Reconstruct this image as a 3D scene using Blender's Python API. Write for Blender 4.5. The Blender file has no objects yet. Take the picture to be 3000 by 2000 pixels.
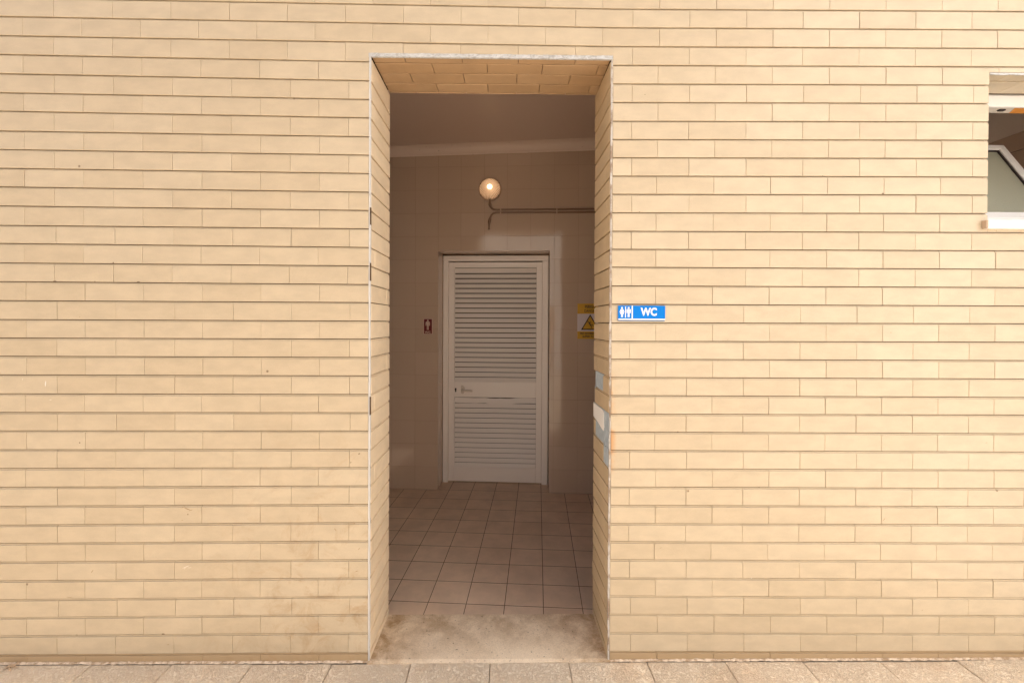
import bpy, math, random
from math import radians as R, sin, cos, pi, tan
from mathutils import Vector, Matrix

# ------------------------------------------------------------------ camera, sky, sun, exposure
S = bpy.context.scene
S.render.resolution_x, S.render.resolution_y = 1024, 682
cam_d = bpy.data.cameras.new('camera'); cam = bpy.data.objects.new('camera', cam_d)
S.collection.objects.link(cam); S.camera = cam
cam_d.sensor_width = 36; cam_d.lens = 36 * 1298 / 3000
cam_d.shift_y = -44 / 3000; cam_d.clip_start = 0.05; cam_d.clip_end = 2000
cam.matrix_world = Matrix.Translation((0, -1.873, 1.434)) @ (Matrix.Rotation(R(-.69), 4, 'Z') @
                   Matrix.Rotation(R(90 - .45), 4, 'X') @ Matrix.Rotation(R(.25), 4, 'Z'))

SUN_EL, SUN_AZ = 38.0, -86.0            # azimuth clockwise from +Y: the sun stands to the left, behind the building
W = bpy.data.worlds.new('World'); S.world = W; W.use_nodes = True
wn = W.node_tree
sky = wn.nodes.new('ShaderNodeTexSky'); sky.sky_type = 'NISHITA'; sky.sun_disc = False
sky.sun_elevation = R(SUN_EL); sky.sun_rotation = R(SUN_AZ); sky.dust_density = 4.0; sky.ozone_density = 0.6
wn.links.new(sky.outputs[0], wn.nodes['Background'].inputs[0]); wn.nodes['Background'].inputs[1].default_value = 0.10
sd = bpy.data.lights.new('sun', 'SUN'); sd.energy = 5.0; sd.angle = R(.5); sd.color = (1, .93, .82)
sun = bpy.data.objects.new('sun', sd); S.collection.objects.link(sun)
to_sun = Vector((sin(R(SUN_AZ)) * cos(R(SUN_EL)), cos(R(SUN_AZ)) * cos(R(SUN_EL)), sin(R(SUN_EL))))
sun.rotation_euler = (-to_sun).to_track_quat('-Z', 'Y').to_euler()
S.view_settings.view_transform = 'Standard'; S.view_settings.look = 'None'
S.view_settings.exposure = .43; S.view_settings.gamma = 1
try:
    S.cycles.max_bounces = 14; S.cycles.diffuse_bounces = 8
except Exception: pass

rnd = random.Random(7)
C = S.collection

# ------------------------------------------------------------------ materials
def mat(name, base, rough=.6, spec=.5, metal=0.0):
    m = bpy.data.materials.new(name); m.use_nodes = True
    p = m.node_tree.nodes['Principled BSDF']
    p.inputs['Base Color'].default_value = (*base, 1); p.inputs['Roughness'].default_value = rough
    p.inputs['Specular IOR Level'].default_value = spec; p.inputs['Metallic'].default_value = metal
    return m
class NT:
    def __init__(s, m): s.m = m; s.t = m.node_tree; s.n = s.t.nodes; s.p = s.n['Principled BSDF']; s.co = s.n.new('ShaderNodeNewGeometry').outputs['Position']
    def L(s, a, b): s.t.links.new(a, b)
    def noise(s, scale, detail=4, rough=.55, dist=0, stretch=None):
        n = s.n.new('ShaderNodeTexNoise'); n.inputs['Scale'].default_value = scale; n.inputs['Detail'].default_value = detail
        n.inputs['Roughness'].default_value = rough; n.inputs['Distortion'].default_value = dist
        src = s.co
        if stretch:
            v = s.n.new('ShaderNodeVectorMath'); v.operation = 'MULTIPLY'; v.inputs[1].default_value = stretch; s.L(src, v.inputs[0]); src = v.outputs[0]
        s.L(src, n.inputs['Vector']); return n.outputs['Fac']
    def ramp(s, x, a, b, lo=0.0, hi=1.0):
        n = s.n.new('ShaderNodeMapRange'); n.inputs[1].default_value = a; n.inputs[2].default_value = b
        n.inputs[3].default_value = lo; n.inputs[4].default_value = hi; n.interpolation_type = 'SMOOTHSTEP'; s.L(x, n.inputs[0]); return n.outputs[0]
    def math(s, op, a, b=None):
        n = s.n.new('ShaderNodeMath'); n.operation = op
        for i, v in enumerate((a, b)):
            if v is None: continue
            if isinstance(v, (int, float)): n.inputs[i].default_value = v
            else: s.L(v, n.inputs[i])
        return n.outputs[0]
    def mix(s, f, a, b, mode='MIX'):
        n = s.n.new('ShaderNodeMix'); n.data_type = 'RGBA'; n.blend_type = mode
        for i, v in ((0, f), (6, a), (7, b)):
            if isinstance(v, (int, float)): n.inputs[i].default_value = v
            elif isinstance(v, tuple): n.inputs[i].default_value = (*v, 1)
            else: s.L(v, n.inputs[i])
        return n.outputs[2]
    def attr(s, name):
        n = s.n.new('ShaderNodeAttribute'); n.attribute_name = name; return n.outputs['Fac']
    def gray(s, f):
        n = s.n.new('ShaderNodeCombineColor')
        for i in range(3): s.L(f, n.inputs[i])
        return n.outputs[0]
    def sep(s):
        n = s.n.new('ShaderNodeSeparateXYZ'); s.L(s.co, n.inputs[0]); return n.outputs
    def bump(s, h, dist, strength=1):
        n = s.n.new('ShaderNodeBump'); n.inputs['Distance'].default_value = dist; n.inputs['Strength'].default_value = strength
        s.L(h, n.inputs['Height']); s.L(n.outputs[0], s.p.inputs['Normal'])
    def color(s, c): s.L(c, s.p.inputs['Base Color'])

def tile_material(name, base, dark, rough, dirt):
    m = mat(name, base, rough, .45); t = NT(m)
    a = t.attr('tint')                                   # one value per tile: 0..1
    c = t.mix(a, dark, base)
    mott = t.ramp(t.noise(9, 5, .6, 0, (1, 1, 2.2)), .3, .7, .925, 1.04)
    c = t.mix(1.0, c, t.gray(mott), 'MULTIPLY')
    fine = t.ramp(t.noise(420, 2), .3, .7, .955, 1.035)
    c = t.mix(1.0, c, t.gray(fine), 'MULTIPLY')
    if dirt:
        x, y, z = t.sep()
        # grime rubbed on beside the doorway and along the foot of the wall
        near = t.ramp(t.math('ABSOLUTE', t.math('ADD', x, .70)), .0, .85, .95, .0)
        low = t.ramp(z, .15, 1.3, 1.0, .0)
        sp = t.ramp(t.noise(9, 7, .7, 1.0), .48, .70)
        f = t.math('MULTIPLY', t.math('MULTIPLY', near, low), sp)
        c = t.mix(t.math('MULTIPLY', f, .55), c, (.38, .23, .11))
        sp2 = t.ramp(t.noise(7, 7, .75, 1.2), .60, .74, 0, .14)
        c = t.mix(t.math('MULTIPLY', sp2, low), c, (.42, .27, .14))
        # splashed dirt on the lowest, cut course
        c = t.mix(t.ramp(z, .030, .037, .62, 0), c, (.40, .26, .13))
        # rusty bleed at the broken corner of the doorway
        ex = t.ramp(x, .443, .475, 1, 0); ex0 = t.math('GREATER_THAN', x, .44)
        ez = t.math('MULTIPLY', t.ramp(z, .72, .95, 0, 1), t.ramp(z, 1.12, 1.25, 1, 0))
        e = t.math('MULTIPLY', t.math('MULTIPLY', ex, ex0), t.math('MULTIPLY', ez, t.ramp(t.noise(16, 3), .35, .6)))
        c = t.mix(t.math('MULTIPLY', e, .75), c, (.55, .24, .06))
        # tiny dark chips and specks
        v = t.n.new('ShaderNodeTexVoronoi'); v.inputs['Scale'].default_value = 9; t.L(t.co, v.inputs['Vector'])
        sc = t.n.new('ShaderNodeSeparateColor'); t.L(v.outputs['Color'], sc.inputs[0])
        k = t.math('MULTIPLY', t.math('LESS_THAN', v.outputs['Distance'], .045), t.math('GREATER_THAN', sc.outputs[0], .90))
        c = t.mix(t.math('MULTIPLY', k, .7), c, (.14, .08, .04))
    t.color(c)
    t.bump(t.noise(38, 3), .0006, .6)
    return m

M = {}
M['facing'] = tile_material('glazed_facing_tile', (.588, .492, .358), (.556, .456, .322), .40, True)
M['jamb'] = tile_material('glazed_jamb_tile', (.82, .67, .48), (.76, .61, .43), .42, False)  # left jamb: same tile made paler, side light painted into its colour
M['jamb_right'] = tile_material('glazed_jamb_tile_shaded', (.62, .475, .305), (.55, .41, .25), .45, False)  # right jamb: same tile made darker, shade painted into its colour
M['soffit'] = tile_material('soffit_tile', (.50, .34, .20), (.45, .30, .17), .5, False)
M['scratch'] = mat('pale_scratch', (.80, .76, .70), .8)
M['grime'] = mat('brown_scuff', (.36, .24, .14), .8)
M['chip'] = mat('dark_chip', (.12, .07, .04), .9)
M['mortar'] = mat('mortar', (.20, .125, .065), .9, .2)
m = M['mortar']; t = NT(m); t.color(t.mix(t.noise(30, 4), (.05, .028, .014), (.14, .085, .045)))
M['plaster'] = mat('plaster', (.72, .66, .6), .8, .3)

M['trim'] = mat('white_corner_trim', (.74, .73, .72), .5); t = NT(M['trim'])
t.color(t.mix(t.ramp(t.noise(24, 5, .7), .58, .72), (.60, .59, .58), (.36, .29, .22)))
M['trim_grey'] = mat('grey_corner_trim', (.5, .46, .42), .7); t = NT(M['trim_grey'])
t.color(t.mix(t.ramp(t.noise(15, 5, .7), .4, .62), (.56, .53, .50), (.30, .22, .16)))
M['head_trim'] = mat('rough_head_trim', (.7, .7, .7), .7); t = NT(M['head_trim'])
t.color(t.mix(t.ramp(t.noise(28, 6, .75, 1.5, (1, 1, 2)), .42, .62), (.58, .59, .60), (.40, .39, .38))); t.bump(t.noise(90, 4), .003)
M['adhesive_groove'] = mat('adhesive_groove', (.04, .045, .05), .9)
M['adhesive'] = mat('ribbed_adhesive', (.4, .47, .52), .85, .2); t = NT(M['adhesive'])
t.color(t.mix(t.noise(40, 4), (.30, .34, .37), (.54, .59, .62)))
M['patch'] = mat('white_patch', (.85, .82, .78), .7)

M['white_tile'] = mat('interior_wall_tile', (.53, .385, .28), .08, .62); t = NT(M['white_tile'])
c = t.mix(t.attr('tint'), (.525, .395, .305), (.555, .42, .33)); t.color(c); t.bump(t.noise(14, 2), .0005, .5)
M['grout'] = mat('interior_grout', (.42, .31, .235), .9, .2)
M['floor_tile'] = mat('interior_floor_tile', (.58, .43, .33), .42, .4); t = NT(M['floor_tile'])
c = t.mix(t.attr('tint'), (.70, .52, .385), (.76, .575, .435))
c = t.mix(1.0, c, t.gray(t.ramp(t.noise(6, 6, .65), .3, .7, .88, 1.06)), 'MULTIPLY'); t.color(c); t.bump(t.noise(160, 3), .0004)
M['floor_grout'] = mat('floor_grout', (.15, .09, .055), .9, .2)
M['ceiling'] = mat('ceiling_paint', (.62, .48, .41), .30, .5); t = NT(M['ceiling']); t.bump(t.noise(60, 3), .0006, .5)
M['cornice'] = mat('cornice_paint', (.74, .60, .52), .5, .4); t = NT(M['cornice'])
t.color(t.mix(t.ramp(t.noise(22, 4, .7), .66, .74), (.74, .60, .52), (.2, .13, .09)))
M['door'] = mat('door_aluminium', (.88, .81, .76), .38, .5)
M['handle'] = mat('door_handle_metal', (.66, .58, .51), .3)
M['door_in'] = mat('door_dark_gap', (.05, .03, .02), .8)
M['black'] = mat('black', (.008, .006, .005), .5)
M['pipe'] = mat('conduit_paint', (.24, .145, .095), .4)
M['clip'] = mat('conduit_clip', (.5, .36, .26), .5)
M['frame_white'] = mat('window_white', (.86, .85, .84), .4)
M['gasket'] = mat('gasket', (.03, .02, .02), .7)
M['frost'] = mat('frosted_glass', (.46, .46, .36), .35); t = NT(M['frost']); t.bump(t.noise(140, 3), .002)
t.p.inputs['Transmission Weight'].default_value = .25
M['orange'] = mat('orange_reflection', (.75, .30, .05), .6)  # flat colour standing in for an orange reflection
M['dark_paint'] = mat('store_room_paint', (.88, .77, .68), .7); t = NT(M['dark_paint']); t.bump(t.noise(110, 4), .004)
M['sill'] = mat('sill_stone', (.84, .81, .76), .5); t = NT(M['sill']); t.color(t.mix(t.ramp(t.noise(18, 5), .4, .8), (.86, .84, .80), (.66, .6, .54)))
M['sill_end'] = mat('sill_end_stone', (.50, .37, .27), .7)
M['blue'] = mat('sign_blue', (.0, .20, .72), .55, .15)
M['blue_dark'] = mat('sign_blue_edge', (.01, .13, .36), .3)
M['ink_white'] = mat('ink_white', (.85, .85, .85), .4)
M['maroon'] = mat('sign_maroon', (.12, .003, .010), .4)
M['sign_pale'] = mat('sign_pale_plastic', (.62, .46, .38), .4)
M['yellow'] = mat('sign_yellow', (.62, .34, .015), .35)
M['sign_white'] = mat('sign_white', (.66, .58, .60), .35)
M['ink'] = mat('ink_black', (.008, .006, .006), .5)
M['twig'] = mat('twig_wood', (.5, .36, .24), .8)
M['render'] = mat('white_render', (.84, .83, .82), .85, .3); t = NT(M['render']); t.bump(t.noise(60, 4), .002)
M['filler'] = mat('base_filler', (.6, .46, .34), .95, .2); t = NT(M['filler']); t.color(t.mix(t.ramp(t.noise(34, 5, .7), .4, .62), (.80, .66, .52), (.44, .31, .20)))
M['bounce_white'] = mat('pale_blue_white_render', (.84, .89, .96), .85, .3); t = NT(M['bounce_white']); t.bump(t.noise(60, 4), .002)  # added wall: bluish white picked for the light it bounces
M['concrete'] = mat('roof_concrete', (.62, .56, .49), .9)

# threshold: cast stone, brown stains, paler at the front, browner towards back and sides
M['threshold'] = mat('threshold_stone', (.6, .48, .36), .75, .3); t = NT(M['threshold'])
x, y, z = t.sep()
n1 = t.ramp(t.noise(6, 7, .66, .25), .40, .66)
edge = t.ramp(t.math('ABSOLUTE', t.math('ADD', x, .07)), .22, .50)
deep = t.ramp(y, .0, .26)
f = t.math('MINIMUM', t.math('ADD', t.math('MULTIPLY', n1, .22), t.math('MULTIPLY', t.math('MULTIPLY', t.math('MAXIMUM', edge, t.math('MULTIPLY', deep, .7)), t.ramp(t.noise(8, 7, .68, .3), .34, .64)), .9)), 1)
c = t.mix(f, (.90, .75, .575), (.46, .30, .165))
c = t.mix(1.0, c, t.gray(t.ramp(t.noise(190, 5, .75), .3, .7, .86, 1.10)), 'MULTIPLY')
sp = t.ramp(t.noise(75, 2, .5), .68, .72)
c = t.mix(t.math('MULTIPLY', sp, .6), c, (.16, .09, .05))
t.color(c); t.bump(t.noise(55, 6, .7), .0025)

# rough textured paving
def paving_mat(name, joints):
    m = mat(name, (.6, .46, .34), .85, .25); t = NT(m)
    big = t.noise(3.0, 5, .6, .8)
    flake = t.noise(46, 7, .62, 2.6)
    c = t.mix(t.ramp(flake, .38, .62), (.87, .71, .54), (.96, .83, .67))
    c = t.mix(t.ramp(big, .48, .7, 0, .5), c, (.80, .60, .42))
    c = t.mix(1.0, c, t.gray(t.ramp(t.attr('tint'), 0, 1, .94, 1.04)), 'MULTIPLY')
    t.color(c)
    h = t.math('ADD', t.math('MULTIPLY', t.ramp(flake, .44, .56), 1.2), t.math('MULTIPLY', t.noise(150, 4, .7, 1.5), .25))
    t.bump(h, .0022, 1)
    return m
M['paving'] = paving_mat('textured_paving', True)
M['ground'] = mat('sandy_ground', (.56, .47, .37), .95, .2); t = NT(M['ground'])
t.color(t.mix(t.noise(.8, 6), (.48, .40, .31), (.62, .53, .42)))

# lamp
M['bulb'] = mat('lit_bulb', (1, .9, .75), .5)
p = M['bulb'].node_tree.nodes['Principled BSDF']; p.inputs['Emission Color'].default_value = (1, .78, .54, 1); p.inputs['Emission Strength'].default_value = 5.5
def lampglass(name, clear, col):
    m = bpy.data.materials.new(name); m.use_nodes = True
    nt = m.node_tree; p = nt.nodes['Principled BSDF']; p.inputs['Base Color'].default_value = (*col, 1); p.inputs['Roughness'].default_value = .18
    tr = nt.nodes.new('ShaderNodeBsdfTransparent'); tr.inputs[0].default_value = (1, .92, .82, 1)
    tl = nt.nodes.new('ShaderNodeBsdfTranslucent'); tl.inputs[0].default_value = (.9, .78, .64, 1)
    m1 = nt.nodes.new('ShaderNodeMixShader'); m1.inputs[0].default_value = .5
    m2 = nt.nodes.new('ShaderNodeMixShader'); m2.inputs[0].default_value = clear
    nt.links.new(p.outputs[0], m1.inputs[1]); nt.links.new(tl.outputs[0], m1.inputs[2])
    nt.links.new(m1.outputs[0], m2.inputs[1]); nt.links.new(tr.outputs[0], m2.inputs[2])
    nt.links.new(m2.outputs[0], nt.nodes['Material Output'].inputs[0]); return m
M['glass'] = lampglass('clear_lamp_glass', .75, (.7, .55, .42)); M['glass_rib'] = lampglass('ribbed_lamp_glass', .25, (.95, .78, .6))
M['lamp_metal'] = mat('lamp_base', (.45, .31, .22), .35)

# ------------------------------------------------------------------ mesh builder
class MB:
    def __init__(s, fn=None): s.v = []; s.f = []; s.m = []; s.t = []; s.fn = fn or (lambda a, b, c: (a, b, c))
    def pt(s, a, b, c): s.v.append(s.fn(a, b, c)); return len(s.v) - 1
    def face(s, ids, m=0, t=.5): s.f.append(ids); s.m.append(m); s.t.append(t)
    def poly(s, pts, m=0, t=.5): s.face([s.pt(*p) for p in pts], m, t)
    def hexa(s, P, m=0, t=.5):       # P: bottom ring (4) then top ring (4)
        i = [s.pt(*p) for p in P]
        for q in ((0, 3, 2, 1), (4, 5, 6, 7), (0, 1, 5, 4), (1, 2, 6, 5), (2, 3, 7, 6), (3, 0, 4, 7)): s.face([i[k] for k in q], m, t)
    def box(s, x0, x1, y0, y1, z0, z1, m=0, t=.5, bev=0):
        if not bev:
            s.hexa([(x0, y0, z0), (x1, y0, z0), (x1, y1, z0), (x0, y1, z0), (x0, y0, z1), (x1, y0, z1), (x1, y1, z1), (x0, y1, z1)], m, t); return
        b = bev   # chamfered box: 24 points
        def P(ix, iy, iz, ax):
            X = (x0, x1)[ix]; Y = (y0, y1)[iy]; Z = (z0, z1)[iz]; dx = (b, -b)[ix]; dy = (b, -b)[iy]; dz = (b, -b)[iz]
            return {0: (X, Y + dy, Z + dz), 1: (X + dx, Y, Z + dz), 2: (X + dx, Y + dy, Z)}[ax]
        id = {}
        for ix in (0, 1):
            for iy in (0, 1):
                for iz in (0, 1):
                    for ax in range(3): id[ix, iy, iz, ax] = s.pt(*P(ix, iy, iz, ax))
                    s.face([id[ix, iy, iz, 0], id[ix, iy, iz, 1], id[ix, iy, iz, 2]], m, t)
        c4 = ((0, 0), (1, 0), (1, 1), (0, 1))
        for k in (0, 1):
            s.face([id[k, a, c, 0] for a, c in c4], m, t); s.face([id[a, k, c, 1] for a, c in c4], m, t); s.face([id[a, c, k, 2] for a, c in c4], m, t)
        for a in (0, 1):
            for c in (0, 1):
                s.face([id[a, c, 0, 0], id[a, c, 1, 0], id[a, c, 1, 1], id[a, c, 0, 1]], m, t)
                s.face([id[a, 0, c, 0], id[a, 1, c, 0], id[a, 1, c, 2], id[a, 0, c, 2]], m, t)
                s.face([id[0, a, c, 1], id[1, a, c, 1], id[1, a, c, 2], id[0, a, c, 2]], m, t)
    def prism(s, pts2, w0, w1, plane='xz', m=0, t=.5):   # extrude an outline
        def q(p, w): return (p[0], w, p[1]) if plane == 'xz' else (p[0], p[1], w)
        a = [s.pt(*q(p, w0)) for p in pts2]; b = [s.pt(*q(p, w1)) for p in pts2]; n = len(pts2)
        s.face(a, m, t); s.face(b[::-1], m, t)
        for i in range(n): s.face([a[i], b[i], b[(i + 1) % n], a[(i + 1) % n]], m, t)
    def tube(s, path, rad, n=12, m=0):
        path = [Vector(p) for p in path]; rings = []
        rads = rad if isinstance(rad, (list, tuple)) else [rad] * len(path)
        for i, p in enumerate(path):
            d = (path[min(i + 1, len(path) - 1)] - path[max(i - 1, 0)]).normalized()
            u = d.cross(Vector((0, 1, 0)));  u = u.normalized() if u.length > .05 else Vector((1, 0, 0)); w = d.cross(u)
            rings.append([s.pt(*(p + rads[i] * (cos(2 * pi * k / n) * u + sin(2 * pi * k / n) * w))) for k in range(n)])
        for a, b in zip(rings, rings[1:]):
            for k in range(n): s.face([a[k], a[(k + 1) % n], b[(k + 1) % n], b[k]], m)
        s.face(rings[0], m); s.face(rings[-1][::-1], m)
    def lathe(s, c, prof, n=48, m=0, rib=0.0):   # axis along -y (outwards from a wall); prof: (radius, outward)
        rings = []
        for r, o in prof:
            if r < 1e-5: rings.append([s.pt(c[0], c[1] - o, c[2])]); continue
            rings.append([s.pt(c[0] + (r + rib * r * (k % 2)) * cos(2 * pi * k / n), c[1] - o, c[2] + (r + rib * r * (k % 2)) * sin(2 * pi * k / n)) for k in range(n)])
        for a, b in zip(rings, rings[1:]):
            for k in range(n):
                if len(b) == 1: s.face([a[k], a[(k + 1) % n], b[0]], m)
                elif len(a) == 1: s.face([a[0], b[(k + 1) % n], b[k]], m)
                else: s.face([a[k], a[(k + 1) % n], b[(k + 1) % n], b[k]], (k // 2 % 2) if rib else m)
    def tile(s, a, b, zb, zt, m=0, t=.5, g=.0018, gu=.0005, bev=.0011, rh=.0070, rd=.0045, D=.011, capa=True, capb=True, wob=.0005, cuts=()):
        """one tile, u from a to b, between the course lines zb(u) and zt(u), face at w=0"""
        um = (a + b) / 2; r0 = rnd.uniform(-wob, wob); r1 = rnd.uniform(-wob, wob) / max(b - a, .05) * 1.4; r2 = rnd.uniform(-wob, wob) / .08
        st = []
        if capa: st += [(a + gu, True), (a + gu + bev, False)]
        else: st += [(a, False)]
        for c in cuts:
            if a + .004 < c < b - .004: st.append((c, False))
        if capb: st += [(b - gu - bev, False), (b - gu, True)]
        else: st += [(b, False)]
        cols = []
        for u, end in st:
            vb, vt = zb(u), zt(u)
            pr = [(vb + g, -D), (vb + g, -bev), (vb + g + bev, 0), (vt - rh - bev, 0), (vt - rh, -bev), (vt - rh, -rd), (vt - g, -rd), (vt - g, -D)] if rh else \
                 [(vb + g, -D), (vb + g, -bev), (vb + g + bev, 0), (vt - g - bev, 0), (vt - g, -bev), (vt - g, -D)]
            col = []
            for v, w in pr:
                if end and w > -bev: w = -bev
                if w > -D + 1e-6: w += r0 + r1 * (u - um) + r2 * (v - (vb + vt) / 2)
                col.append(s.pt(u, v, w))
            cols.append(col)
        for p, q in zip(cols, cols[1:]):
            for i in range(len(p) - 1): s.face([p[i], q[i], q[i + 1], p[i + 1]], m, t)
        if capa: s.face(cols[0], m, t)
        if capb: s.face(cols[-1][::-1], m, t)
    def build(s, name, mats, parent=None, smooth=False):
        me = bpy.data.meshes.new(name); me.from_pydata(s.v, [], s.f)
        for k in (mats if isinstance(mats, (list, tuple)) else [mats]): me.materials.append(M[k])
        me.polygons.foreach_set('material_index', s.m)
        a = me.attributes.new('tint', 'FLOAT', 'FACE'); a.data.foreach_set('value', s.t)
        if smooth: me.polygons.foreach_set('use_smooth', [True] * len(s.f))
        me.validate(); me.update()
        import bmesh
        bm = bmesh.new(); bm.from_mesh(me); bmesh.ops.recalc_face_normals(bm, faces=bm.faces); bm.to_mesh(me); bm.free()
        o = bpy.data.objects.new(name, me); C.objects.link(o)
        if parent: attach(o, parent)
        return o
def attach(o, parent):
    o.parent = parent; o.matrix_parent_inverse = Matrix.Identity(4)
    l = Vector((0, 0, 0)); q = parent
    while q is not None: l += q.location; q = q.parent
    for v in o.data.vertices: v.co -= l
def tag(o, label=None, cat=None, group=None, kind=None):
    if label: o['label'] = label
    if cat: o['category'] = cat
    if group: o['group'] = group
    if kind: o['kind'] = kind
    return o
def empty(name, loc, label, cat, group=None):
    o = bpy.data.objects.new(name, None); o.location = loc; C.objects.link(o); return tag(o, label, cat, group)
def text(txt, size, cx, cz, y, fn, name, mt, parent, bold=0.0, sx=1.0, align='CENTER', depth=.0004):
    """lettering standing on a wall: returned as mesh, centred on cx with its middle at cz"""
    cu = bpy.data.curves.new('lettering', 'FONT'); cu.body = txt; cu.size = size; cu.align_x = align; cu.align_y = 'CENTER'
    cu.extrude = depth / 2; cu.offset = bold; cu.resolution_u = 4
    o = bpy.data.objects.new('lettering', cu); C.objects.link(o)
    me = bpy.data.meshes.new_from_object(o); bpy.data.objects.remove(o)
    b = MB(fn)
    for v in me.vertices: b.pt(cx + v.co.x * sx, y - v.co.z - depth / 2, cz + v.co.y)
    for p in me.polygons: b.face(list(p.vertices))
    return b.build(name, mt, parent)

# ------------------------------------------------------------------ measured course lines of the facing tiles (metres)
KX = [-2.11, -.578, .443, 2.19]
LN = [[2.696,2.688,2.681,2.693],[2.617,2.608,2.602,2.614],[2.539,2.526,2.523,2.536],[2.46,2.447,2.445,2.458],[2.381,2.369,2.367,2.38],
[2.305,2.292,2.288,2.302],[2.223,2.213,2.211,2.224],[2.146,2.136,2.134,2.146],[2.068,2.059,2.057,2.067],[1.991,1.981,1.98,1.99],
[1.912,1.904,1.902,1.911],[1.831,1.827,1.824,1.83],[1.756,1.749,1.748,1.752],[1.675,1.671,1.672,1.673],[1.597,1.593,1.593,1.595],
[1.518,1.517,1.515,1.516],[1.439,1.439,1.436,1.44],[1.362,1.363,1.358,1.361],[1.286,1.286,1.282,1.282],[1.208,1.208,1.205,1.203],
[1.129,1.13,1.128,1.124],[1.051,1.053,1.049,1.048],[.974,.976,.973,.968],[.895,.898,.895,.889],[.817,.821,.816,.812],[.738,.744,.739,.732],
[.658,.666,.661,.654],[.579,.589,.583,.576],[.502,.511,.506,.496],[.424,.432,.429,.418],[.345,.354,.351,.339],[.266,.276,.274,.26],
[.19,.199,.196,.183],[.113,.12,.116,.104],[.033,.037,.037,.024]]
XL = [-1.888,-2.014,-1.888,-2.014,-1.887,-2.012,-1.888,-2.01,-1.887,-2.01,-1.887,-2.01,-1.881,-2.012,-1.888,-2.006,-1.878,-2.006,-1.879,-2.005,
-1.879,-2.01,-1.877,-2.006,-1.88,-2.01,-1.88,-2.01,-1.881,-2.009,-1.881,-2.01,-1.877,-2.01,-1.883,-2.008]
XR = [.527,.399,.526,.635,.526,.636,.524,.635,.526,.632,.527,.631,.526,.631,.527,.63,.521,.632,.521,.634,.522,.632,.522,.632,.525,.636,.524,.636,
.523,.633,.527,.639,.532,.648,.534,.648]
def line(k):                       # height of course line k as a function of x
    if k < 0: base, dz = LN[0], -k * .0782
    elif k > 34: return lambda x: -.004
    else: base, dz = LN[k], 0
    def f(x):
        if x <= KX[0]: return base[0] + dz
        if x >= KX[3]: return base[3] + dz
        for i in range(3):
            if x <= KX[i + 1]:
                q = (x - KX[i]) / (KX[i + 1] - KX[i]); return base[i] + dz + q * (base[i + 1] - base[i])
    return f
DX0, DX1, DZ = -.582, .4445, 2.560              # doorway in the facing
WX0, WX1, WZ0, WZ1 = 2.054, 2.70, 1.864, 2.509  # window opening
XMIN, XMAX, ZTOP = -4.2, 4.30, 3.22

bld = empty('toilet_building', (0, 0, 0), 'toilet building faced in long cream glazed tiles, with an open doorway and small window', 'building')

# facing tiles on the front of the wall
b = MB(lambda u, v, w: (u, -w, v))
def put(a, c, zb, zt, r, ca=True, cb=True):
    tint = rnd.random()
    if r == 35: tint = -1.6 + .6 * rnd.random()
    b.tile(a, c, zb, zt, t=tint, capa=ca, capb=cb, cuts=KX[1:3] + [KX[0], KX[3]], gu=rnd.choice((.0002, .0004, .0006, .0009)))
for r in range(-6, 36):
    zb, zt = line(r), line(r - 1)
    def cells(x0, xa, L, x1):
        c = x0 + L * math.ceil((xa - x0) / L - 1e-6) if False else x0
        while c > xa: c -= L
        while c + L < xa: c += L
        out = []
        while c < x1:
            out.append((max(c, xa), min(c + L, x1))); c += L
        return [q for q in out if q[1] - q[0] > .006]
    if r <= 2:
        i = 0 if r % 2 == 0 else 1
        if r >= 0: i = r
        L = (XR[i] - XL[i]) / 10
        cl = cells(XL[i], XMIN, L, XMAX)
    else:
        L = .2442 if r < 12 else .2436
        cl = cells(XL[r], XMIN, L, DX0) + cells(XR[r], DX1, .2434, XMAX)
    for a, c in cl:
        # cut the tiles round the door head and the window
        parts = [(a, c, None, None, True, True)]
        for ox0, ox1, oz0, oz1 in ((DX0, DX1, -1, DZ), (WX0, WX1, WZ0, WZ1)):
            new = []
            for p0, p1, lo, hi, ca, cb in parts:
                tt, bb = zt((p0 + p1) / 2), zb((p0 + p1) / 2)
                if p1 <= ox0 or p0 >= ox1 or tt <= oz0 or bb >= oz1: new.append((p0, p1, lo, hi, ca, cb)); continue
                if p0 < ox0: new.append((p0, ox0, lo, hi, ca, False if (tt > oz1 or bb < oz0) else True))
                m0, m1 = max(p0, ox0), min(p1, ox1)
                if tt > oz1 + .012: new.append((m0, m1, oz1, hi, ca and p0 >= ox0, cb and p1 <= ox1))
                if bb < oz0 - .008: new.append((m0, m1, lo, oz0, ca and p0 >= ox0, cb and p1 <= ox1))
                if p1 > ox1: new.append((ox1, p1, lo, hi, False if (tt > oz1 or bb < oz0) else True, cb))
            parts = new
        tint = rnd.random()
        st = rnd.getstate()
        for p0, p1, lo, hi, ca, cb in parts:
            if p1 - p0 < .006: continue
            put(p0, p1, (lambda x, q=lo: q) if lo is not None else zb, (lambda x, q=hi: q) if hi is not None else zt, r, ca, cb)
def mark(x, z, pts, m, w=.0009):
    ids = [b.pt(x + p[0] * .001, z + p[1] * .001, w) for p in pts]; b.face(ids, m)
def streak(x, z, dx, dz, wd, m):      # a thin scratch, sizes in millimetres
    L_ = math.hypot(dx, dz); nx_, nz_ = -dz / L_ * wd, dx / L_ * wd
    mark(x, z, [(-dx, -dz), (-dx * .3 + nx_, -dz * .3 + nz_), (dx * .5 + nx_ * .7, dz * .5 + nz_ * .7), (dx, dz), (dx * .4 - nx_, dz * .4 - nz_), (-dx * .4 - nx_ * .6, -dz * .4 - nz_ * .6)], m)
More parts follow.
